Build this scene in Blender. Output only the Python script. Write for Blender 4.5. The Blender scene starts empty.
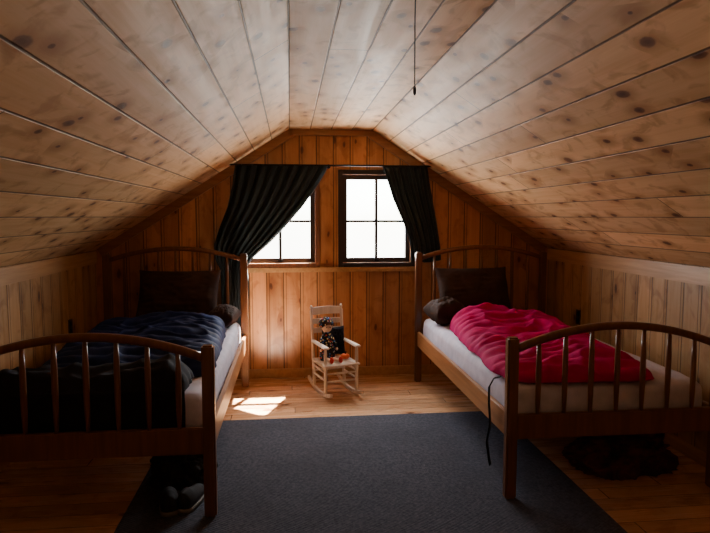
import bpy, bmesh, math, random
from mathutils import Vector, Matrix, noise, Euler
random.seed(3)
S=bpy.context.scene
COL=S.collection
# ------------------------------------------------------------------ nodes
class NT:
    def __init__(s,name):
        s.mat=bpy.data.materials.new(name); s.mat.use_nodes=True
        s.t=s.mat.node_tree; s.b=s.t.nodes['Principled BSDF']
    def _set(s,sock,v):
        if isinstance(v,bpy.types.NodeSocket): s.t.links.new(v,sock)
        elif v is not None: sock.default_value=v
    def m(s,op,a,b=None,c=None):
        n=s.t.nodes.new('ShaderNodeMath'); n.operation=op
        s._set(n.inputs[0],a); s._set(n.inputs[1],b)
        if c is not None: s._set(n.inputs[2],c)
        return n.outputs[0]
    def xyz(s,x,y,z=0.0):
        n=s.t.nodes.new('ShaderNodeCombineXYZ')
        for i,v in enumerate((x,y,z)): s._set(n.inputs[i],v)
        return n.outputs[0]
    def sep(s,v):
        n=s.t.nodes.new('ShaderNodeSeparateXYZ'); s._set(n.inputs[0],v); return n.outputs
    def coord(s,k):
        n=s.t.nodes.new('ShaderNodeTexCoord'); return n.outputs[k]
    def noise(s,vec,scale=1,detail=3,rough=.55,dist=0):
        n=s.t.nodes.new('ShaderNodeTexNoise'); s._set(n.inputs['Vector'],vec)
        n.inputs['Scale'].default_value=scale; n.inputs['Detail'].default_value=detail
        n.inputs['Roughness'].default_value=rough; n.inputs['Distortion'].default_value=dist
        return n.outputs['Fac']
    def white(s,v):
        n=s.t.nodes.new('ShaderNodeTexWhiteNoise'); n.noise_dimensions='1D'
        s._set(n.inputs['W'],v); return n.outputs['Value']
    def vor(s,vec,scale=1,feature='F1',dim='3D'):
        n=s.t.nodes.new('ShaderNodeTexVoronoi'); n.voronoi_dimensions=dim; n.feature=feature; s._set(n.inputs['Vector'],vec)
        n.inputs['Scale'].default_value=scale; return n.outputs['Distance'],(n.outputs['Color'] if feature=='F1' else None)
    def mr(s,v,a,b,c=0,d=1,smooth=True):
        n=s.t.nodes.new('ShaderNodeMapRange'); 
        if smooth: n.interpolation_type='SMOOTHSTEP'
        s._set(n.inputs[0],v)
        for i,x in enumerate((a,b,c,d)): n.inputs[i+1].default_value=x
        return n.outputs[0]
    def mix(s,f,a,b,mode='MIX'):
        n=s.t.nodes.new('ShaderNodeMix'); n.data_type='RGBA'; n.blend_type=mode
        s._set(n.inputs[0],f)
        for sock,v in ((n.inputs[6],a),(n.inputs[7],b)):
            if isinstance(v,tuple): v=(v[0],v[1],v[2],1)
            s._set(sock,v)
        return n.outputs[2]
    def bump(s,h,strength=.5,dist=.01):
        n=s.t.nodes.new('ShaderNodeBump'); s._set(n.inputs['Height'],h)
        n.inputs['Strength'].default_value=strength; n.inputs['Distance'].default_value=dist
        s.t.links.new(n.outputs[0],s.b.inputs['Normal'])
    def out(s,col=None,rough=None,spec=None):
        if isinstance(col,tuple): col=(col[0],col[1],col[2],1)
        s._set(s.b.inputs['Base Color'],col)
        s._set(s.b.inputs['Roughness'],rough)
        if spec is not None: s.b.inputs['Specular IOR Level'].default_value=spec
        return s.mat

def planks(name,light,dark,knot,w,rough=.42,groove=.035,tint=.3,knots=.5,bead=False,joint=0,spec=.4,kscale=(3.6,8.0),gd=.85,figure=.7,ksize=1.0):
    N=NT(name)
    uv=N.sep(N.coord('UV')); u,v=uv[0],uv[1]
    vi=N.m('DIVIDE',v,w); idx=N.m('FLOOR',vi); fr=N.m('FRACT',vi)
    r=N.white(idx)
    u2=N.m('ADD',u,N.m('MULTIPLY',r,41.3))
    if joint:
        seg=N.m('DIVIDE',u2,joint); si=N.m('FLOOR',seg); sf=N.m('FRACT',seg)
        r=N.white(N.m('ADD',N.m('MULTIPLY',si,7.13),N.m('MULTIPLY',idx,3.77)))
        jl=N.m('LESS_THAN',sf,.006/joint)
    wob=N.noise(N.xyz(N.m('MULTIPLY',u2,16.0),N.m('MULTIPLY',v,30.0),0.0),1,2,.5)
    P=N.xyz(N.m('MULTIPLY',u2,kscale[0]),N.m('MULTIPLY',v,kscale[1]),0.0)
    d,c=N.vor(P,1,'F1','2D')
    d=N.m('ADD',d,N.m('MULTIPLY',N.m('SUBTRACT',wob,.5),.12))
    cs=N.sep(c)
    has=N.m('LESS_THAN',cs[0],knots)
    ksz=N.m('MULTIPLY',N.m('ADD',.35,N.m('MULTIPLY',cs[1],.85)),ksize)
    dk_=N.m('DIVIDE',d,ksz)
    halo=N.m('MULTIPLY',N.mr(d,.50,.06),has)
    core=N.m('MULTIPLY',N.mr(dk_,.16,.10),has)
    heart=N.m('MULTIPLY',N.mr(dk_,.09,.03),has)
    vg=N.m('ADD',v,N.m('MULTIPLY',N.m('SINE',N.m('MULTIPLY',d,9.0)),N.m('MULTIPLY',halo,.02)))
    big=N.noise(N.xyz(N.m('MULTIPLY',u2,1.3),N.m('MULTIPLY',vg,14.0),r),1,3,.5,.8)
    cloud=N.noise(N.xyz(N.m('MULTIPLY',u2,6.5),N.m('MULTIPLY',vg,9.0),r),1,3,.55,1.2)
    fine=N.noise(N.xyz(N.m('MULTIPLY',u2,3.0),N.m('MULTIPLY',vg,120.0),r),1,3,.6)
    g=N.m('ADD',N.m('MULTIPLY',N.mr(big,.32,.68),.65),N.m('MULTIPLY',N.mr(fine,.3,.75),.35))
    col=N.mix(g,light,dark)
    dk=(dark[0]*.58,dark[1]*.44,dark[2]*.32)
    col=N.mix(N.m('MULTIPLY',N.mr(cloud,.50,.68),figure*.62),col,dk)
    col=N.mix(N.m('MULTIPLY',halo,figure*.88),col,dk)
    col=N.mix(N.m('MULTIPLY',core,.9),col,knot)
    col=N.mix(N.m('MULTIPLY',heart,.55),col,(knot[0]*.45,knot[1]*.4,knot[2]*.4))
    tv=N.m('ADD',1-tint,N.m('MULTIPLY',r,tint*1.3))
    col=N.mix(1.0,col,N.xyz(tv,tv,tv),'MULTIPLY')
    ed=N.m('ABSOLUTE',N.m('SUBTRACT',fr,.5))
    gr=N.mr(ed,.5-groove,.5-groove*.35)
    if bead:
        gr2=N.mr(N.m('ABSOLUTE',N.m('SUBTRACT',fr,.16)),groove*.8,groove*.3)
        gr=N.m('MAXIMUM',gr,N.m('MULTIPLY',gr2,.7))
    if joint: gr=N.m('MAXIMUM',gr,jl)
    col=N.mix(N.m('MULTIPLY',gr,gd),col,(.035,.016,.008))
    N.bump(N.m('ADD',N.m('MULTIPLY',gr,-1.0),N.m('MULTIPLY',fine,.03)),.6,.006)
    return N.out(col,N.m('ADD',rough,N.m('MULTIPLY',g,.12)),spec)

def objwood(name,light,dark,rough=.4,axis=2,sc=1.0):
    N=NT(name); p=N.sep(N.coord('Object'))
    k=[38.0*sc]*3; k[axis]=2.5*sc
    n=N.noise(N.xyz(N.m('MULTIPLY',p[0],k[0]),N.m('MULTIPLY',p[1],k[1]),N.m('MULTIPLY',p[2],k[2])),1,4,.6,.4)
    col=N.mix(N.mr(n,.3,.7),light,dark); N.bump(n,.15,.003)
    return N.out(col,rough)

def cloth(name,a,b,rough=.85,sc=9,weave=350,sheen=.0,bs=.3,spec=.3):
    N=NT(name); c=N.coord('Object')
    n=N.noise(c,sc,4,.6); w=N.noise(c,weave,2,.5)
    col=N.mix(N.mr(n,.3,.7),a,b); N.bump(N.m('ADD',n,N.m('MULTIPLY',w,.25)),bs,.006)
    N.b.inputs['Sheen Weight'].default_value=sheen
    return N.out(col,rough,spec)

def plain(name,c,rough=.5,metal=0,bumpv=.05):
    N=NT(name); n=N.noise(N.coord('Object'),60,3)
    N.bump(n,bumpv,.002); N.b.inputs['Metallic'].default_value=metal
    return N.out(N.mix(n,tuple(x*.85 for x in c),c),rough)

M={}
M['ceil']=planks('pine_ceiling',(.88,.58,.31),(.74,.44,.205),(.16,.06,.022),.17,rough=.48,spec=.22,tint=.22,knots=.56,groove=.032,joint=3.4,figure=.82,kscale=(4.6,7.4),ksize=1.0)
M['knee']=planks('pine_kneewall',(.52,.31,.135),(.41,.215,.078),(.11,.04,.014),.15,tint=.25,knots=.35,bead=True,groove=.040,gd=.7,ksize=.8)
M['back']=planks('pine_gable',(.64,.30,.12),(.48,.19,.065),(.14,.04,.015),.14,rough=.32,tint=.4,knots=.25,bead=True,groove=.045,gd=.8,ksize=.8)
M['floor']=planks('pine_floor',(.72,.43,.25),(.58,.31,.155),(.16,.06,.025),.11,rough=.22,tint=.25,knots=.2,groove=.02,joint=1.9)
M['trim']=objwood('pine_trim',(.34,.16,.065),(.24,.10,.038),.4,0)
M['trimL']=objwood('pine_trim_light',(.50,.285,.12),(.39,.205,.08),.4,1)
M['bed']=objwood('bed_maple',(.185,.073,.026),(.12,.044,.015),.32,2)
M['bed2']=objwood('bed_maple_rail',(.42,.20,.08),(.30,.13,.048),.35,1)
M['chair']=objwood('painted_chair_wood',(.74,.64,.54),(.61,.52,.43),.4,2)
M['sash']=plain('dark_sash_paint',(.022,.014,.012),.4)
M['casing']=objwood('window_casing_wood',(.2,.07,.03),(.12,.04,.018),.35,2)
M['sheet']=cloth('white_sheet',(.64,.62,.74),(.52,.51,.63),.85,14)
M['curtain']=cloth('curtain_fabric',(.016,.030,.036),(.009,.017,.021),.9,8,sheen=.08)
M['brown']=cloth('brown_corduroy',(.046,.022,.015),(.026,.013,.009),.9,10)
M['navy']=cloth('navy_nylon',(.012,.026,.110),(.007,.013,.058),.7,8,spec=.12)
M['dark']=cloth('black_blanket',(.013,.014,.026),(.008,.008,.014),.9,12)
M['mag']=cloth('magenta_nylon',(.50,.004,.125),(.34,.002,.085),.8,7,spec=.06)
M['rods']=plain('black_iron',(.015,.014,.014),.4,.8)
M['plastic']=plain('dark_brown_plastic',(.03,.018,.012),.35)
M['strap']=cloth('black_webbing',(.01,.01,.012),(.006,.006,.007),.8)
M['cord']=cloth('cord_fibre',(.02,.018,.015),(.012,.01,.01),.8)
M['porc']=plain('porcelain',(.75,.73,.68),.25)
M['orange']=plain('orange_plastic',(.85,.13,.02),.35)
M['skin']=cloth('doll_linen',(.70,.50,.36),(.6,.42,.3),.9)
M['redshoe']=cloth('red_felt',(.65,.04,.02),(.5,.03,.02),.9)
M['yarn']=cloth('yarn_hair',(.10,.03,.012),(.05,.015,.008),.95,40)
M['red']=cloth('dark_flannel',(.12,.028,.024),(.035,.018,.02),.85,16)
M['jacket']=cloth('charcoal_fleece',(.035,.035,.042),(.018,.018,.022),.9,14)
M['sole']=plain('rubber_sole',(.16,.15,.14),.6)
N=NT('patterned_cotton'); d,c=N.vor(N.coord('Object'),60)
sp=N.sep(c)
colr=N.mix(N.m('GREATER_THAN',sp[0],.5),(.65,.05,.03),(.7,.58,.28))
colr=N.mix(N.m('GREATER_THAN',sp[1],.7),colr,(.05,.18,.5))
M['pattern']=N.out(N.mix(N.m('LESS_THAN',d,.38),(.012,.01,.012),colr),.85,.3)
# rug
N=NT('woven_rug'); o=N.sep(N.coord('Object'))
w1=N.m('SINE',N.m('MULTIPLY',o[1],420.0)); w2=N.m('SINE',N.m('MULTIPLY',o[0],300.0))
nn=N.noise(N.coord('Object'),60,4,.7); n2=N.noise(N.coord('Object'),2.5,3)
colr=N.mix(N.mr(nn,.3,.7),(.044,.050,.074),(.098,.105,.142))
colr=N.mix(N.mr(n2,.35,.7,0,.35),colr,(.042,.045,.062))
N.bump(N.m('ADD',N.m('MULTIPLY',N.m('MULTIPLY',w1,w2),.5),nn),.8,.006)
M['rug']=N.out(colr,.95,.15)
# thin window pane: transparent + faint reflection
N=NT('window_glass'); t=N.t
tr=t.nodes.new('ShaderNodeBsdfTransparent'); gl=t.nodes.new('ShaderNodeBsdfGlossy'); gl.inputs['Roughness'].default_value=.03
ns=N.noise(N.coord('Object'),3,2); fac=N.mr(ns,.2,.8,.03,.07)
mx=t.nodes.new('ShaderNodeMixShader'); t.links.new(fac,mx.inputs[0]); t.links.new(tr.outputs[0],mx.inputs[1]); t.links.new(gl.outputs[0],mx.inputs[2])
t.links.new(mx.outputs[0],t.nodes['Material Output'].inputs['Surface']); M['glass']=N.mat

# ------------------------------------------------------------------ mesh helpers
def link(o,parent=None):
    COL.objects.link(o)
    if parent: o.parent=parent
    return o
def empty(name,loc=(0,0,0),rotz=0):
    e=bpy.data.objects.new(name,None); e.empty_display_size=.1
    e.location=loc; e.rotation_euler=(0,0,rotz); COL.objects.link(e); return e
def mesh(name,bm,mat,parent=None,smooth=False,mods=None):
    me=bpy.data.meshes.new(name); bmesh.ops.recalc_face_normals(bm,faces=bm.faces)
    bm.to_mesh(me); bm.free()
    for m in (mat if isinstance(mat,list) else [mat]): me.materials.append(m)
    if smooth:
        for p in me.polygons: p.use_smooth=True
    o=bpy.data.objects.new(name,me); link(o,parent); return o
def addbox(bm,a,b,bev=.003):
    a=Vector(a);b=Vector(b)
    r=bmesh.ops.create_cube(bm,size=1)
    vs=r['verts']; c=(a+b)/2; d=b-a
    for v in vs: v.co=Vector((v.co.x*d.x,v.co.y*d.y,v.co.z*d.z))+c
    if bev:
        es=list({e for v in vs for e in v.link_edges})
        bmesh.ops.bevel(bm,geom=es,offset=min(bev,min(abs(d.x),abs(d.y),abs(d.z))*.4),segments=2,affect='EDGES')
def box(name,a,b,mat,parent=None,bev=.003):
    bm=bmesh.new(); addbox(bm,a,b,bev); return mesh(name,bm,mat,parent)
def addlathe(bm,p0,p1,prof,seg=14):
    p0=Vector(p0);p1=Vector(p1); ax=(p1-p0); q=ax.normalized().to_track_quat('Z','Y')
    rings=[]
    for t,r in prof:
        ring=[bm.verts.new(p0+ax*t+q@Vector((r*math.cos(2*math.pi*i/seg),r*math.sin(2*math.pi*i/seg),0))) for i in range(seg)]
        rings.append(ring)
    for a,b in zip(rings,rings[1:]):
        for i in range(seg): bm.faces.new((a[i],a[(i+1)%seg],b[(i+1)%seg],b[i])).smooth=True
    bm.faces.new(rings[0][::-1]); bm.faces.new(rings[-1])
def lathe(name,p0,p1,prof,mat,parent=None,seg=14):
    bm=bmesh.new(); addlathe(bm,p0,p1,prof,seg); return mesh(name,bm,mat,parent)
def sweep(name,pts,wy,hz,mat,parent=None):
    bm=bmesh.new(); rings=[]
    for i,p in enumerate(pts):
        a=pts[max(0,i-1)];b=pts[min(len(pts)-1,i+1)]
        t=(Vector(b)-Vector(a)).normalized(); n=Vector((-t.z,0,t.x)); 
        if n.length<1e-4: n=Vector((0,0,1))
        n.normalize(); p=Vector(p); y=Vector((0,1,0)); c=.25
        sec=[(-.5,-.5+c),(-.5,.5-c),(-.5+c,.5),(.5-c,.5),(.5,.5-c),(.5,-.5+c),(.5-c,-.5),(-.5+c,-.5)]
        rings.append([bm.verts.new(p+y*wy*s+n*hz*q) for s,q in sec])
    for a,b in zip(rings,rings[1:]):
        for i in range(8): bm.faces.new((a[i],a[(i+1)%8],b[(i+1)%8],b[i]))
    bm.faces.new(rings[0]);bm.faces.new(rings[-1][::-1])
    return mesh(name,bm,mat,parent,True)
def flat(name,polys,mat,ua,va,solid=0,off=(0,0,0),parent=None):
    bm=bmesh.new(); uvl=bm.loops.layers.uv.new('UVMap')
    ua=Vector(ua);va=Vector(va)
    for k,P in enumerate(polys):
        f=bm.faces.new([bm.verts.new(p) for p in P])
        for l in f.loops: l[uvl].uv=(l.vert.co.dot(ua),l.vert.co.dot(va)+3)
    me=bpy.data.meshes.new(name)
    if solid:
        bmesh.ops.remove_doubles(bm,verts=bm.verts,dist=1e-5)
        r=bmesh.ops.extrude_face_region(bm,geom=bm.faces[:]+bm.edges[:]+bm.verts[:])
        for e in r['geom']:
            if isinstance(e,bmesh.types.BMVert): e.co+=Vector(off)
    bm.to_mesh(me);bm.free(); me.materials.append(mat)
    o=bpy.data.objects.new(name,me); return link(o,parent)

# ------------------------------------------------------------------ room
XL,XR,YB,YF=-1.557,2.231,4.97,-1.6
C0,C1,ZC,ZK=0.0,.684,2.065,1.08
def top(x):
    if x<C0: return ZK+(ZC-ZK)*(x-XL)/(C0-XL)
    if x>C1: return ZK+(ZC-ZK)*(XR-x)/(XR-C1)
    return ZC
W=[(-.372,.206),(.436,1.013)]
WZ0,WZ1=.965,1.70
xs=sorted([XL,C0,C1,XR]+[a for w in W for a in w])
polys=[]
for a,b in zip(xs,xs[1:]):
    inw=any(w[0]-1e-6<=a and b<=w[1]+1e-6 for w in W)
    if inw:
        polys.append([(a,YB,0),(b,YB,0),(b,YB,WZ0),(a,YB,WZ0)])
        polys.append([(a,YB,WZ1),(b,YB,WZ1),(b,YB,top(b)),(a,YB,top(a))])
    else:
        polys.append([(a,YB,0),(b,YB,0),(b,YB,WZ0),(b,YB,WZ1),(b,YB,top(b)),(a,YB,top(a)),(a,YB,WZ1),(a,YB,WZ0)] if a>XL and b<XR else
                     ([(a,YB,0),(b,YB,0),(b,YB,WZ0),(b,YB,min(WZ1,top(b))),(b,YB,top(b)),(a,YB,top(a))] if a<=XL else
                      [(a,YB,0),(b,YB,0),(b,YB,top(b)),(a,YB,top(a)),(a,YB,WZ1-.0),(a,YB,WZ0)]))
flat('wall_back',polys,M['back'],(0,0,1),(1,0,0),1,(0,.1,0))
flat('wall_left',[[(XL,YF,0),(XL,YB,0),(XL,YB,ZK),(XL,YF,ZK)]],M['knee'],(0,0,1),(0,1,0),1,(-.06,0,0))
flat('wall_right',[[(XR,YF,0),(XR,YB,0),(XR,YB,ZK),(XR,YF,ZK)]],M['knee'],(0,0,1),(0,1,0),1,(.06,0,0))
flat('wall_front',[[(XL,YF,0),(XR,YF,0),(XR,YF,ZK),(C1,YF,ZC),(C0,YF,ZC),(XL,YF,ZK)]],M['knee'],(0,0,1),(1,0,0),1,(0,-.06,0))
SX0,SX1,SY0,SY1=-.5,1.4,-1.5,-.35  # floor opening added behind the camera to let fill light up
flat('floor',[[(XL,SY1,0),(XR,SY1,0),(XR,YB,0),(XL,YB,0)],[(XL,YF,0),(SX0,YF,0),(SX0,SY1,0),(XL,SY1,0)],
              [(SX1,YF,0),(XR,YF,0),(XR,SY1,0),(SX1,SY1,0)],[(SX0,YF,0),(SX1,YF,0),(SX1,SY0,0),(SX0,SY0,0)]],
     M['floor'],(1,0,0),(0,1,0),1,(0,0,-.05))
bm=bmesh.new()
z0=-1.6
for P in ([(SX0,SY0,0),(SX0,SY1,0),(SX0,SY1,z0),(SX0,SY0,z0)],[(SX1,SY0,0),(SX1,SY1,0),(SX1,SY1,z0),(SX1,SY0,z0)],
          [(SX0,SY0,0),(SX1,SY0,0),(SX1,SY0,z0),(SX0,SY0,z0)],[(SX0,SY1,0),(SX1,SY1,0),(SX1,SY1,z0),(SX0,SY1,z0)],
          [(SX0,SY0,z0),(SX1,SY0,z0),(SX1,SY1,z0),(SX0,SY1,z0)]):
    bm.faces.new([bm.verts.new((p[0],p[1],p[2]-.055)) for p in P])
mesh('added_light_well',bm,M['trimL'])  # unseen shaft added under the opening to house the ceiling fill
bm=bmesh.new(); uvl=bm.loops.layers.uv.new('UVMap'); w=.17
prof=[(XL,ZK,0),(C0,ZC,11),(C1,ZC,15),(XR,ZK,26)]
ringsA=[bm.verts.new((x,YF,z)) for x,z,_ in prof]; ringsB=[bm.verts.new((x,YB,z)) for x,z,_ in prof]
for i in range(3):
    f=bm.faces.new((ringsA[i],ringsA[i+1],ringsB[i+1],ringsB[i]))
    for l in f.loops:
        k=i if l.vert in (ringsA[i],ringsB[i]) else i+1
        l[uvl].uv=(l.vert.co.y+3,(prof[k][2])*w)
r=bmesh.ops.extrude_face_region(bm,geom=bm.faces[:]+bm.edges[:]+bm.verts[:])
for e in r['geom']:
    if isinstance(e,bmesh.types.BMVert): e.co+=Vector((0,0,.08))
me=bpy.data.meshes.new('ceiling'); bm.to_mesh(me); bm.free(); me.materials.append(M['ceil'])
link(bpy.data.objects.new('ceiling',me))

# trims
box('baseboard_back',(XL+.012,YB-.018,0),(XR-.012,YB,.075),M['trimL'])
box('baseboard_left',(XL,YF,0),(XL+.015,YB,.075),M['trimL'])
box('baseboard_right',(XR-.015,YF,0),(XR,YB,.075),M['trimL'])
def ytrim(name,x,s):
    bm=bmesh.new(); addbox(bm,(min(x,x+s*.02),YF,ZK-.10),(max(x,x+s*.02),YB-.03,ZK-.004),.004); return mesh(name,bm,M['trimL'])
ytrim('trim_1',XL,1); ytrim('trim_2',XR,-1)
def slopetrim(name,x0,z0,x1,z1,h=.07):
    bm=bmesh.new(); a=Vector((x0,0,z0)); b=Vector((x1,0,z1))
    t=(b-a).normalized(); n=Vector((t.z,0,-t.x)); 
    if n.z>0: n=-n
    vs=[]
    for y in (YB-.028,YB-.001):
        for p in (a+Vector((0,0,-.002)),b+Vector((0,0,-.002)),b+n*h,a+n*h): vs.append(bm.verts.new((p.x,y,p.z)))
    for f in ((0,1,2,3),(7,6,5,4),(0,4,5,1),(1,5,6,2),(2,6,7,3),(3,7,4,0)): bm.faces.new([vs[i] for i in f])
    return mesh(name,bm,M['trim'])
slopetrim('trim_3',XL+.02,top(XL+.02),C0,ZC); slopetrim('trim_4',C0,ZC,C1,ZC,.05); slopetrim('trim_5',C1,ZC,XR-.02,top(XR-.02))
box('trim_6',(-.46,YB-.03,WZ0-.075),(1.10,YB,WZ0-.035),M['trimL'],None,.004)

# windows
def window(name,x0,x1,mcas):
    e=empty(name,((x0+x1)/2,YB,WZ0)); 
    def B(n,a,b,mat,bev=.002):
        o=Vector(e.location); return box(n,Vector(a)-o,Vector(b)-o,mat,e,bev)
    z0,z1=WZ0,WZ1; t=.038
    B('casing_left',(x0-t,YB-.022,z0-t),(x0,YB,z1+t),mcas); B('casing_right',(x1,YB-.022,z0-t),(x1+t,YB,z1+t),mcas)
    B('casing_top',(x0,YB-.022,z1),(x1,YB,z1+t),mcas); B('casing_bottom',(x0,YB-.026,z0-t),(x1,YB,z0),mcas)
    s=.040; ya,yb=YB+.03,YB+.065
    B('stile_left',(x0,ya,z0),(x0+s,yb,z1),M['sash']); B('stile_right',(x1-s,ya,z0),(x1,yb,z1),M['sash'])
    B('rail_top',(x0+s,ya,z1-s),(x1-s,yb,z1),M['sash']); B('rail_bottom',(x0+s,ya,z0),(x1-s,yb,z0+s),M['sash'])
    xm=(x0+x1)/2; zm=(z0+z1)/2-.02
    B('muntin_vertical',(xm-.012,ya,z0+s),(xm+.012,yb,z1-s),M['sash']); B('muntin_horizontal',(x0+s,ya+.002,zm-.010),(x1-s,yb-.002,zm+.010),M['sash'])
    B('pane',(x0+s,YB+.046,z0+s),(x1-s,YB+.049,z1-s),M['glass'],0)
    B('sash_latch',(xm-.02,ya-.02,z0+.01),(xm+.02,ya,z0+.03),M['rods'])
window('window_1',*W[0],M['casing']); window('window_2',*W[1],M['sash'])

# ------------------------------------------------------------------ curtains + rod
rod=empty('curtain_rod',(0,0,0))
RY,RZ=4.87,1.765
lathe('rod',(-.60,RY,RZ),(1.22,RY,RZ),[(0,.007),(1,.007)],M['rods'],rod)
for i,x in enumerate((-.61,1.23)): 
    lathe('finial_%d'%i,(x-.02,RY,RZ),(x+.02,RY,RZ),[(0,.004),(.2,.012),(.5,.015),(.8,.012),(1,.004)],M['rods'],rod)
for i,x in enumerate((-.55,.32,1.18)):
    lathe('bracket_%d'%i,(x,YB,RZ),(x,RY,RZ-.004),[(0,.018),(.05,.018),(.06,.005),(1,.005)],M['rods'],rod)
def interp(tab,z):
    for (a,va),(b,vb) in zip(tab,tab[1:]):
        if b<=z<=a:
            t=(z-a)/(b-a); return va+(vb-va)*t
    return tab[-1][1] if z<tab[-1][0] else tab[0][1]
def curtain(name,L,R,z0,z1,folds,seed):
    bm=bmesh.new(); nr,nc=90,150; g=[]
    for j in range(nr+1):
        z=z0+(z1-z0)*j/nr; row=[]
        xl=interp(L,z);xr=interp(R,z); wd=xr-xl
        for i in range(nc+1):
            u=i/nc; ph=2*math.pi*folds*u+1.2*noise.noise((u*3,z*1.2,seed))
            amp=.022+.012*noise.noise((u*5,z*2,seed+5))
            if abs(z-RZ)<.03: amp*=.55
            x=xl+wd*u+.006*math.sin(ph*2+1)
            y=RY+.006+amp*math.sin(ph)+.006*noise.noise((u*20,z*9,seed))
            row.append(bm.verts.new((x,y,z-.02*(u*(1-u))*4*(j/nr))))
        g.append(row)
    for j in range(nr):
        for i in range(nc): bm.faces.new((g[j][i],g[j][i+1],g[j+1][i+1],g[j+1][i]))
    o=mesh(name,bm,M['curtain'],None,True)
    m=o.modifiers.new('s','SOLIDIFY'); m.thickness=.003
    return o
curtain('curtain',[(1.76,-.44),(1.6,-.46),(1.43,-.50),(1.25,-.57),(1.12,-.61),(1.0,-.60),(.92,-.56),(.7,-.56),(.3,-.55)],
        [(1.76,.30),(1.72,.285),(1.58,.20),(1.43,.09),(1.28,-.04),(1.15,-.164),(1.03,-.30),(.95,-.36),(.8,-.345),(.3,-.36)],1.768,.32,9,1.3)
curtain('curtain',[(1.76,.75),(1.70,.775),(1.5,.84),(1.3,.93),(1.15,.985),(1.0,1.0)],
        [(1.76,1.125),(1.6,1.15),(1.3,1.21),(1.1,1.245),(1.0,1.25)],1.768,.99,6,7.7)

# ------------------------------------------------------------------ beds
def arch(x0,x1,zs,zp,y,n=28):
    return [(x0+(x1-x0)*i/n,y,zs+(zp-zs)*(1-abs(2*i/n-1)**2.0)) for i in range(n+1)]
def bed(x0,x1,y0,y1):
    e=empty('bed',((x0+x1)/2,(y0+y1)/2,0)); o=Vector(e.location)
    def P(p): return tuple(Vector(p)-o)
    hw=.024
    def end(y,zpost,zs,zp,zl0,zl1,tag,zb,nsp=7):
        for k,x in enumerate((x0,x1)):
            bm=bmesh.new(); addbox(bm,P((x-hw-.003,y-hw,zb)),P((x+hw+.003,y+hw,zpost)),.008); mesh('%s_post_%d'%(tag,k),bm,M['bed'],e)
        pts=[P(p) for p in arch(x0+hw,x1-hw,zs,zp,y)]
        sweep(tag+'_arch',pts,.034,.036,M['bed'],e)
        box(tag+'_rail',P((x0+hw,y-.013,zl0)),P((x1-hw,y+.013,zl1)),M['bed'],e,.005)
        bm=bmesh.new()
        for i in range(1,nsp+1):
            t=i/(nsp+1); x=x0+(x1-x0)*t; s=(x-x0-hw)/(x1-x0-2*hw)
            zt=zs+(zp-zs)*(1-abs(2*s-1)**2)-.012
            addlathe(bm,P((x,y,zl1-.004)),P((x,y,zt)),[(0,.009),(.25,.0125),(.5,.0135),(.75,.0125),(1,.009)])
        mesh(tag+'_spindles',bm,M['bed'],e)
    end(y0,.79,.735,.835,.30,.42,'footboard',.0125); end(y1,1.065,1.02,1.105,.30,.44,'headboard',0)
    for k,x in enumerate((x0,x1)):
        box('side_rail_%d'%k,P((x-.012,y0+hw,.30)),P((x+.012,y1-hw,.42)),M['bed2'],e,.004)
    bm=bmesh.new()
    for i in range(9):
        y=y0+.15+i*(y1-y0-.3)/8; addbox(bm,P((x0+.013,y-.035,.325)),P((x1-.013,y+.035,.345)),.002)
    mesh('slats',bm,M['bed2'],e)
    return e
def mattress(x0,x1,y0,y1,z0,z1,seed):
    bm=bmesh.new()
    bmesh.ops.create_cube(bm,size=2)
    bmesh.ops.subdivide_edges(bm,edges=bm.edges[:],cuts=34,use_grid_fill=True)
    c=Vector(((x0+x1)/2,(y0+y1)/2,(z0+z1)/2)); h=Vector(((x1-x0)/2,(y1-y0)/2,(z1-z0)/2)); rr=.05
    for v in bm.verts:
        p=Vector((v.co.x*h.x,v.co.y*h.y,v.co.z*h.z))
        q=Vector([max(-h[i]+rr,min(h[i]-rr,p[i])) for i in range(3)])
        d=p-q
        if d.length>1e-6: p=q+d.normalized()*rr
        w=p+c
        n=(1-abs(noise.noise((w.x*4+seed,w.y*2.5,w.z*3))))**4*.010+noise.noise((w.x*12,w.y*9+seed,w.z*9))*.004
        if v.co.z>-.5: p+=Vector((v.co.x*.3,v.co.y*.1,v.co.z)).normalized()*(n)
        v.co=p
    o=mesh('mattress',bm,M['sheet'],None,True); o.location=c; return o
YH,YFt=4.712,2.65
bed(-1.40,-.365,YFt-.02,YH); bed(1.03,2.075,YFt,YH)
mattress(-1.375,-.392,YFt+.065,YH-.04,.348,.535,1.0)
mattress(1.056,2.048,YFt+.04,YH-.04,.348,.535,5.0)

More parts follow.
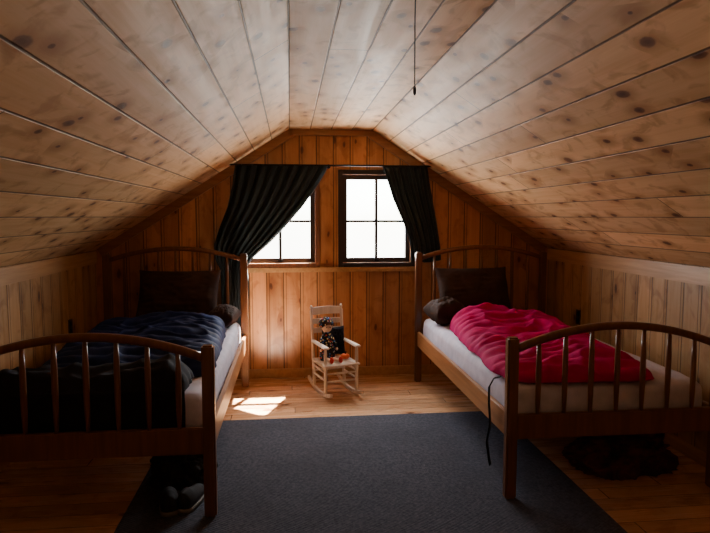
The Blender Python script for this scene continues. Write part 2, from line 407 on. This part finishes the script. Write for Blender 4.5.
def bag(name,xc,yc,hw,hl,zb,thick,mat,seed,rot=0,baff=9,lump=.5,headlift=0,n=(90,150)):
    bm=bmesh.new(); nx,ny=n; g=[];b=[]
    for j in range(ny+1):
        t=2*j/ny-1; row=[];rb=[]
        for i in range(nx+1):
            s=2*i/nx-1
            ss=s*math.sqrt(1-.16*t**6); tt=t*math.sqrt(1-.10*s**6)
            lx=ss*hw*(1+.07*noise.noise((t*2.2,seed,1))+ .03*noise.noise((t*6,seed,s)))
            ly=tt*hl*(1+.03*noise.noise((s*2,seed,4)))
            x=xc+lx*math.cos(rot)-ly*math.sin(rot); y=yc+lx*math.sin(rot)+ly*math.cos(rot)
            e=max(0,(1-s**6)*(1-t**10))
            puff=e**.5
            L=.62+lump*noise.noise((x*2.4+seed,y*1.9,seed))
            z=thick*puff*(L+headlift*max(0,t)**1.5)
            z+=puff*(.018*abs(math.sin(math.pi*baff*(t+.15*noise.noise((s*1.5,t*2,seed))))))
            z+=puff*(.022*(1-abs(noise.noise((x*5+seed,y*4,.5)))*2)**3+.010*noise.noise((x*17,y*15,seed)))
            z=max(z,.004*puff)+.001
            row.append(bm.verts.new((x,y,zb+z))); rb.append(bm.verts.new((x,y,zb)))
        g.append(row);b.append(rb)
    for j in range(ny):
        for i in range(nx):
            bm.faces.new((g[j][i],g[j][i+1],g[j+1][i+1],g[j+1][i])); bm.faces.new((b[j][i],b[j+1][i],b[j+1][i+1],b[j][i+1]))
    for j in range(ny):
        bm.faces.new((g[j][0],g[j+1][0],b[j+1][0],b[j][0])); bm.faces.new((g[j][nx],b[j][nx],b[j+1][nx],g[j+1][nx]))
    for i in range(nx):
        bm.faces.new((g[0][i],b[0][i],b[0][i+1],g[0][i+1])); bm.faces.new((g[ny][i],g[ny][i+1],b[ny][i+1],b[ny][i]))
    return mesh(name,bm,mat,None,True)
bag('sleeping_bag',1.47,3.48,.395,.785,.55,.12,M['mag'],2.2,-.06,8,.4,.6)
bag('sleeping_bag',-.86,3.62,.44,.64,.55,.15,M['navy'],8.1,.04,7,.6,.5)
# dark blanket bunched over the foot of the left mattress and tucked down its end
bm=bmesh.new(); g=[]; nv,nt,nx=16,44,90
for j in range(nv+nt+1):
    row=[]
    for i in range(nx+1):
        s=i/nx; x=-1.36+(.88)*s+.02*noise.noise((j*.09,s*2,1.0))
        edge=min(1,min(s,1-s)*9)**.5
        if j<=nv:
            k=j/nv; y=2.692+.004*math.sin(s*38+k*2); z=.385+.185*k+.02*noise.noise((s*5,0,4))*(1-k)
        else:
            k=(j-nv)/nt; y=2.692+.275*k+.01*noise.noise((s*4,k*3,2))*k
            z=.565+edge*(.125*(max(0,math.sin(math.pi*min(1,k*1.0)))**.45)*(.62+.6*noise.noise((x*3.1,k*2,7)))+.025*(1-2*abs(noise.noise((x*7,y*9,3)))))*min(1,k*5)
            z=max(z,.560)
        row.append(bm.verts.new((x,y,z)))
    g.append(row)
for a,b in zip(g,g[1:]):
    for i in range(nx): bm.faces.new((a[i],a[i+1],b[i+1],b[i]))
o=mesh('blanket',bm,M['dark'],None,True); m=o.modifiers.new('s','SOLIDIFY'); m.thickness=.008; m.offset=0

def pillow(name,c,size,mat,rot,seed,parent=None):
    bm=bmesh.new(); n=40
    def pt(s,t,sg):
        w=(1-s**2)**.42*(1-t**2)**.42 if abs(s)<1 and abs(t)<1 else 0
        x=s*size[0]/2*(1-.06*(1-abs(t)**2)*abs(s)**3)
        y=t*size[1]/2*(1-.08*(1-abs(s)**2)*abs(t)**3)
        z=sg*w*size[2]/2*(1+.25*noise.noise((s*2,t*2,seed+sg)))
        z+=sg*w*.014*(1-abs(noise.noise((s*5,t*5,seed)))*2)
        return (x,y,z)
    T=[[bm.verts.new(pt(2*i/n-1,2*j/n-1,1)) for i in range(n+1)] for j in range(n+1)]
    B=[[T[j][i] if i in(0,n) or j in (0,n) else bm.verts.new(pt(2*i/n-1,2*j/n-1,-1)) for i in range(n+1)] for j in range(n+1)]
    for j in range(n):
        for i in range(n):
            bm.faces.new((T[j][i],T[j][i+1],T[j+1][i+1],T[j+1][i])); bm.faces.new((B[j][i],B[j+1][i],B[j+1][i+1],B[j][i+1]))
    o=mesh(name,bm,mat,parent,True); o.location=c; o.rotation_euler=rot; return o
R=math.radians
pillow('pillow',(1.44,4.55,.755),(.60,.42,.19),M['brown'],(R(66),0,R(3)),1)
pillow('pillow',(1.165,4.36,.640),(.27,.24,.18),M['brown'],(R(2),0,R(14)),2)
pillow('pillow',(-.84,4.55,.755),(.62,.42,.19),M['brown'],(R(66),0,R(-4)),3)
pillow('pillow',(-.49,4.40,.625),(.20,.26,.14),M['brown'],(R(2),0,R(-10)),4)

# hanging strap on the right bed
bm=bmesh.new(); pts=[(1.05,2.84,.553),(1.01,2.84,.545),(.985,2.84,.50),(.982,2.83,.42),(.987,2.82,.32),(.975,2.83,.22),(.985,2.82,.13),(.995,2.83,.10)]
prev=None
for p in pts:
    a=bm.verts.new((p[0]-.008,p[1]-.012,p[2]));b=bm.verts.new((p[0]+.008,p[1]+.012,p[2]))
    if prev: bm.faces.new((prev[0],prev[1],b,a))
    prev=(a,b)
o=mesh('hanging_strap',bm,M['strap'],None,True); m=o.modifiers.new('s','SOLIDIFY'); m.thickness=.004

# ------------------------------------------------------------------ rug
bm=bmesh.new(); addbox(bm,(-.76,.3,0.0),(1.42,3.90,.012),.004); mesh('area_rug',bm,M['rug'])

# ------------------------------------------------------------------ rocking chair (faces -y)
ch=empty('rocking_chair',(.335,4.50,0),R(16))
Cm=M['chair']; hwc=.125
turn=[(0,.009),(.06,.013),(.12,.010),(.2,.0135),(.45,.012),(.55,.014),(.62,.010),(.7,.013),(.9,.012),(1,.009)]
def rz(y): return .012+.10*((y)/.30)**2*.55
for k,x in enumerate((-hwc,hwc)):
    bm=bmesh.new(); rings=[]
    for i in range(25):
        y=-.26+.54*i/24; z=rz(y)
        rings.append([bm.verts.new((x+dx,y,z+dz)) for dx,dz in((-.009,-.012),(.009,-.012),(.009,.014),(-.009,.014))])
    for a,b in zip(rings,rings[1:]):
        for i in range(4): bm.faces.new((a[i],a[(i+1)%4],b[(i+1)%4],b[i]))
    bm.faces.new(rings[0]);bm.faces.new(rings[-1][::-1]); mesh('rocker_%d'%k,bm,Cm,ch)
    lathe('front_leg_%d'%k,(x,-.13,rz(-.13)+.005),(x,-.13,.375),turn,Cm,ch)
    lathe('back_post_%d'%k,(x,.13,rz(.13)+.005),(x*1.0,.205,.655),[(0,.009),(.05,.013),(.3,.012),(.36,.014),(.6,.012),(.93,.012),(.95,.007),(.97,.012),(1,.006)],Cm,ch)
    bm=bmesh.new(); addbox(bm,(x-.024,-.165,.372),(x+.024,.165,.388),.006)
    for v in bm.verts:
        if v.co.y>0: v.co.x=x+(v.co.x-x)*.6
    mesh('arm_%d'%k,bm,Cm,ch)
    for q,z in enumerate((.13,.19)): lathe('side_stretcher_%d_%d'%(k,q),(x,-.13,z),(x,.145,z),[(0,.006),(.5,.009),(1,.006)],Cm,ch)
for q,z in enumerate((.12,.18)): lathe('front_stretcher_%d'%q,(-hwc,-.13,z),(hwc,-.13,z),[(0,.006),(.5,.009),(1,.006)],Cm,ch)
lathe('back_stretcher',(-hwc,.14,.15),(hwc,.14,.15),[(0,.006),(.5,.009),(1,.006)],Cm,ch)
bm=bmesh.new()
for i in range(7):
    y=-.145+i*.043; addbox(bm,(-hwc-.018,y-.018,.236),(hwc+.018,y+.018,.250),.004)
addbox(bm,(-hwc-.004,-.14,.215),(-hwc+.02,.14,.236),.003); addbox(bm,(hwc-.02,-.14,.215),(hwc+.004,.14,.236),.003)
mesh('seat',bm,Cm,ch)
def by(z): return .13+(z-.03)*.12
for q,(z,h) in enumerate(((.605,.055),(.525,.04),(.455,.04))):
    pts=[(-hwc+(2*hwc)*i/12,by(z)+.018*(1-(i/6-1)**2),z) for i in range(13)]
    bm=bmesh.new(); pr=None
    for i,p in enumerate(pts):
        hh=h/2*(1+.25*(1-(i/6-1)**2)*(q==0))
        vs=[bm.verts.new((p[0],p[1]+dy,p[2]+dz)) for dy,dz in((-.006,-h/2),(.006,-h/2),(.006,hh),(-.006,hh))]
        if pr:
            for k in range(4): bm.faces.new((pr[k],pr[(k+1)%4],vs[(k+1)%4],vs[k]))
        else: bm.faces.new(vs)
        pr=vs
    bm.faces.new(pr[::-1]); mesh('back_slat_%d'%q,bm,Cm,ch,False)
def tochair(p): return ch.matrix_basis@Vector(p)
pillow('back_cushion',(.03,.118,.375),(.19,.23,.045),M['dark'],(R(82),0,0),6,ch)
# rag doll sitting in the chair's left corner
dl=empty('rag_doll',tochair((-.055,.020,.252)),R(16))
def blob(name,c,r,mat,parent,seed=0,amp=.06,rot=(0,0,0),sub=3,zmin=None):
    bm=bmesh.new(); bmesh.ops.create_icosphere(bm,subdivisions=sub,radius=1)
    q=Euler(rot).to_matrix()
    for v in bm.verts:
        p=v.co*(1+amp*noise.noise(v.co*2.5+Vector((seed,seed,0))))
        p=Vector((p.x*r[0],p.y*r[1],p.z*r[2])); v.co=q@p+Vector(c)
        if zmin is not None: v.co.z=max(v.co.z,zmin)
    return mesh(name,bm,mat,parent,True)
bm=bmesh.new(); addlathe(bm,(0,0,0),(0,.02,.22),[(0,.055),(.1,.062),(.35,.058),(.7,.044),(.9,.032),(1,.014)],20)
mesh('dress',bm,M['pattern'],dl)
blob('head',(0,.018,.255),(.042,.040,.045),M['skin'],dl,1,.02)
blob('bonnet',(-.001,.030,.278),(.058,.048,.052),M['pattern'],dl,4,.08)
blob('hair',(0,.010,.284),(.036,.034,.022),M['yarn'],dl,9,.2)
for i,x in enumerate((-.014,.014)): blob('eye_%d'%i,(x,-.022,.256),(.0045,.003,.005),M['strap'],dl,1,0,sub=2)
for i,sx in enumerate((-1,1)):
    lathe('arm_%d'%i,(sx*.034,.016,.185),(sx*.062,-.030,.095),[(0,.010),(.3,.015),(.75,.013),(.9,.010),(1,.006)],M['pattern'],dl,12)
    blob('hand_%d'%i,(sx*.064,-.034,.088),(.010,.010,.012),M['skin'],dl,2,.05,sub=2)
    lathe('leg_%d'%i,(sx*.022,-.03,.018),(sx*.035+.02,-.125,.016),[(0,.012),(.4,.015),(.8,.012),(1,.010)],M['skin'],dl,12)
    blob('shoe_%d'%i,(sx*.036+.02,-.138,.026),(.015,.018,.026),M['redshoe'],dl,3,.03,sub=2)
# toy pumpkin on seat
pk=empty('toy_pumpkin',tochair((.075,-.02,.250)))
bm=bmesh.new(); rings=[];ns=48
for j in range(17):
    a=math.pi*(j+.02)/16.04; ring=[]
    for i in range(ns):
        th=2*math.pi*i/ns; rr=.036*math.sin(a)*(1-.10*abs(math.sin(th*4))**.5)
        ring.append(bm.verts.new((rr*math.cos(th),rr*math.sin(th),.027-.027*math.cos(a)*(1-.25*abs(math.cos(a))**4))))
    rings.append(ring)
for a,b in zip(rings,rings[1:]):
    for i in range(ns): bm.faces.new((a[i],a[(i+1)%ns],b[(i+1)%ns],b[i]))
bm.faces.new(rings[0]);bm.faces.new(rings[-1][::-1])
mesh('body',bm,M['orange'],pk,True)
lathe('stem',(0,0,.044),(.006,0,.066),[(0,.007),(.5,.005),(1,.006)],M['yarn'],pk,8)

# ------------------------------------------------------------------ small things
def outlet(x,y,z,s):
    e=empty('wall_outlet',(x,y,z))
    box('plate',(min(0,s*.006),-.036,-.058),(max(0,s*.006),.036,.058),M['plastic'],e,.002)
    for i,dz in enumerate((-.025,.025)): box('socket_%d'%i,(min(s*.006,s*.010),-.016,dz-.016),(max(s*.006,s*.010),.016,dz+.016),M['rods'],e,.003)
outlet(XL,4.36,.57,1); outlet(XR,4.38,.57,-1)
pc=empty('pull_chain_light',(.342,1.57,ZC))
lathe('canopy',(0,0,0),(0,0,-.045),[(0,.06),(.3,.062),(.6,.05),(1,.03)],M['porc'],pc,24)
lathe('bulb',(0,0,-.045),(0,0,-.13),[(0,.013),(.2,.015),(.45,.028),(.7,.030),(.9,.02),(1,.004)],M['porc'],pc,20)
bm=bmesh.new(); prof2=[(-.003,.045,-.03),(-.003,.05,-.10),(-.004,.05,-.2),(-.003,.052,-.37)]
for a,b in zip(prof2,prof2[1:]): addlathe(bm,a,b,[(0,.0018),(1,.0018)],8)
addlathe(bm,(-.003,.052,-.36),(-.003,.052,-.385),[(0,.002),(.3,.004),(.8,.004),(1,.002)],10)
mesh('cord',bm,M['cord'],pc)

def pile(name,c,sx,sy,h,mat,seed):
    bm=bmesh.new(); bmesh.ops.create_icosphere(bm,subdivisions=6,radius=1)
    for v in bm.verts:
        p=v.co.copy(); k=1+.30*noise.noise(p*1.6+Vector((seed,0,0)))+.18*(1-2*abs(noise.noise(p*3.0+Vector((0,seed,0)))))+.07*(1-2*abs(noise.noise(p*7+Vector((0,seed,0)))))
        z=(p.z*k); z=max(z,-.35)
        v.co=Vector((p.x*k*sx,p.y*k*sy,(z+.35)/1.35*h))
    o=mesh(name,bm,mat,None,True); o.location=c; return o
pile('crumpled_jacket',(-.56,3.03,.013),.15,.11,.15,M['jacket'],3.1)
pile('clothes_pile',(1.80,2.98,.001),.25,.16,.17,M['red'],6.4)
# sneakers by the left bed
sh=empty('pair_of_sneakers',(-.47,2.74,.0125))
for k,(dx,dy,a) in enumerate(((-.10,0,R(12)),(.0,.02,R(-14)))):
    bm=bmesh.new(); mt=Matrix.Translation((dx,dy,0))@Matrix.Rotation(a,4,'Z')
    L=.22
    def half(u): return .038*(.75+.35*math.sin(math.pi*min(1,u*1.05)*.95)**.6)*(1 if u<.85 else math.sqrt(max(0.02,1-((u-.85)/.16)**2)))*(1 if u>.08 else math.sqrt(max(.05,1-((.08-u)/.085)**2)))
    nu=24
    for part,(zlo,zhi,gr) in enumerate(((0,.022,1.08),(.022,None,1.0))):
        rings=[]
        for j in range(nu+1):
            u=j/nu; w=half(u)*gr; h=zhi if zhi else .022+.075*(1-.62*max(0,(u-.30)/.7)**.7)*(1 if u<.9 else 1-.5*((u-.9)/.1))
            rr=[]
            for i in range(13):
                th=math.pi*i/12
                if part==0: x=w*(-math.cos(th)) ; z=zhi if 0<i<12 else zlo
                else: x=-w*math.cos(th)*(1-.25*math.sin(th)); z=zlo+(h-zlo)*math.sin(th)**.6 if 0<i<12 else zlo
                rr.append(bm.verts.new(mt@Vector((x,-L/2+L*u,z))))
            rings.append(rr)
        for a_,b_ in zip(rings,rings[1:]):
            for i in range(12):
                f=bm.faces.new((a_[i],a_[i+1],b_[i+1],b_[i])); f.material_index=0 if part==0 else 1
            f=bm.faces.new((a_[12],a_[0],b_[0],b_[12])); f.material_index=0 if part==0 else 1
        for rr in (rings[0],rings[-1]):
            f=bm.faces.new(rr); f.material_index=0 if part==0 else 1
    mesh('sneaker_%d'%k,bm,[M['sole'],M['jacket']],sh,True)

# ------------------------------------------------------------------ lights
def area(name,loc,rot,sx,sy,power,col):
    l=bpy.data.lights.new(name,'AREA'); l.shape='RECTANGLE'; l.size=sx; l.size_y=sy; l.energy=power; l.color=col
    o=bpy.data.objects.new(name,l); o.location=loc; o.rotation_euler=rot; COL.objects.link(o); return o
for i,wd in enumerate(W):
    area('daylight_%d'%i,((wd[0]+wd[1])/2,YB+.13,(WZ0+WZ1)/2),(R(-90),0,0),.66,.86,56,(1.0,.94,.86))
area('ceiling_fill',(.45,-.92,-.6),(R(180),0,0),1.4,.9,20,(1.0,.92,.80))  # fill lamp added below floor level to brighten the near ceiling
def spot(name,loc,dr,e,col,ang,blend,rad):
    sp=bpy.data.lights.new(name,'SPOT'); sp.energy=e; sp.color=col; sp.spot_size=R(ang); sp.spot_blend=blend; sp.shadow_soft_size=rad
    so=bpy.data.objects.new(name,sp); COL.objects.link(so); so.location=loc
    so.rotation_euler=Vector(dr).to_track_quat('-Z','Y').to_euler(); return so
dr=Vector((-.22,-.54,-.95)).normalized(); spot('sunbeam',Vector((-.10,YB,1.06))-dr*7,dr,190000,(1,.88,.72),5.4,.15,.03)
spot('sun_bounce_fill',(-.14,4.42,.03),(-.03,.55,.56),75,(1,.82,.66),70,1.0,.08)  # added spot imitating sun reflected off the floor onto the wall
wld=bpy.data.worlds.new('World'); S.world=wld; wld.use_nodes=True
nt=wld.node_tree; bg=nt.nodes['Background']
sky=nt.nodes.new('ShaderNodeTexSky'); sky.sky_type='HOSEK_WILKIE'; sky.sun_direction=(.2,.6,.7); sky.turbidity=6
nt.links.new(sky.outputs[0],bg.inputs[0]); bg.inputs[1].default_value=50.0
# ------------------------------------------------------------------ camera
cam=bpy.data.cameras.new('camera'); cam.sensor_width=36; cam.lens=595/710*36; cam.clip_start=.02
co=bpy.data.objects.new('camera',cam); co.location=(0,0,1.352); co.rotation_euler=(R(90-4.8),0,R(-6.2)); COL.objects.link(co)
S.camera=co
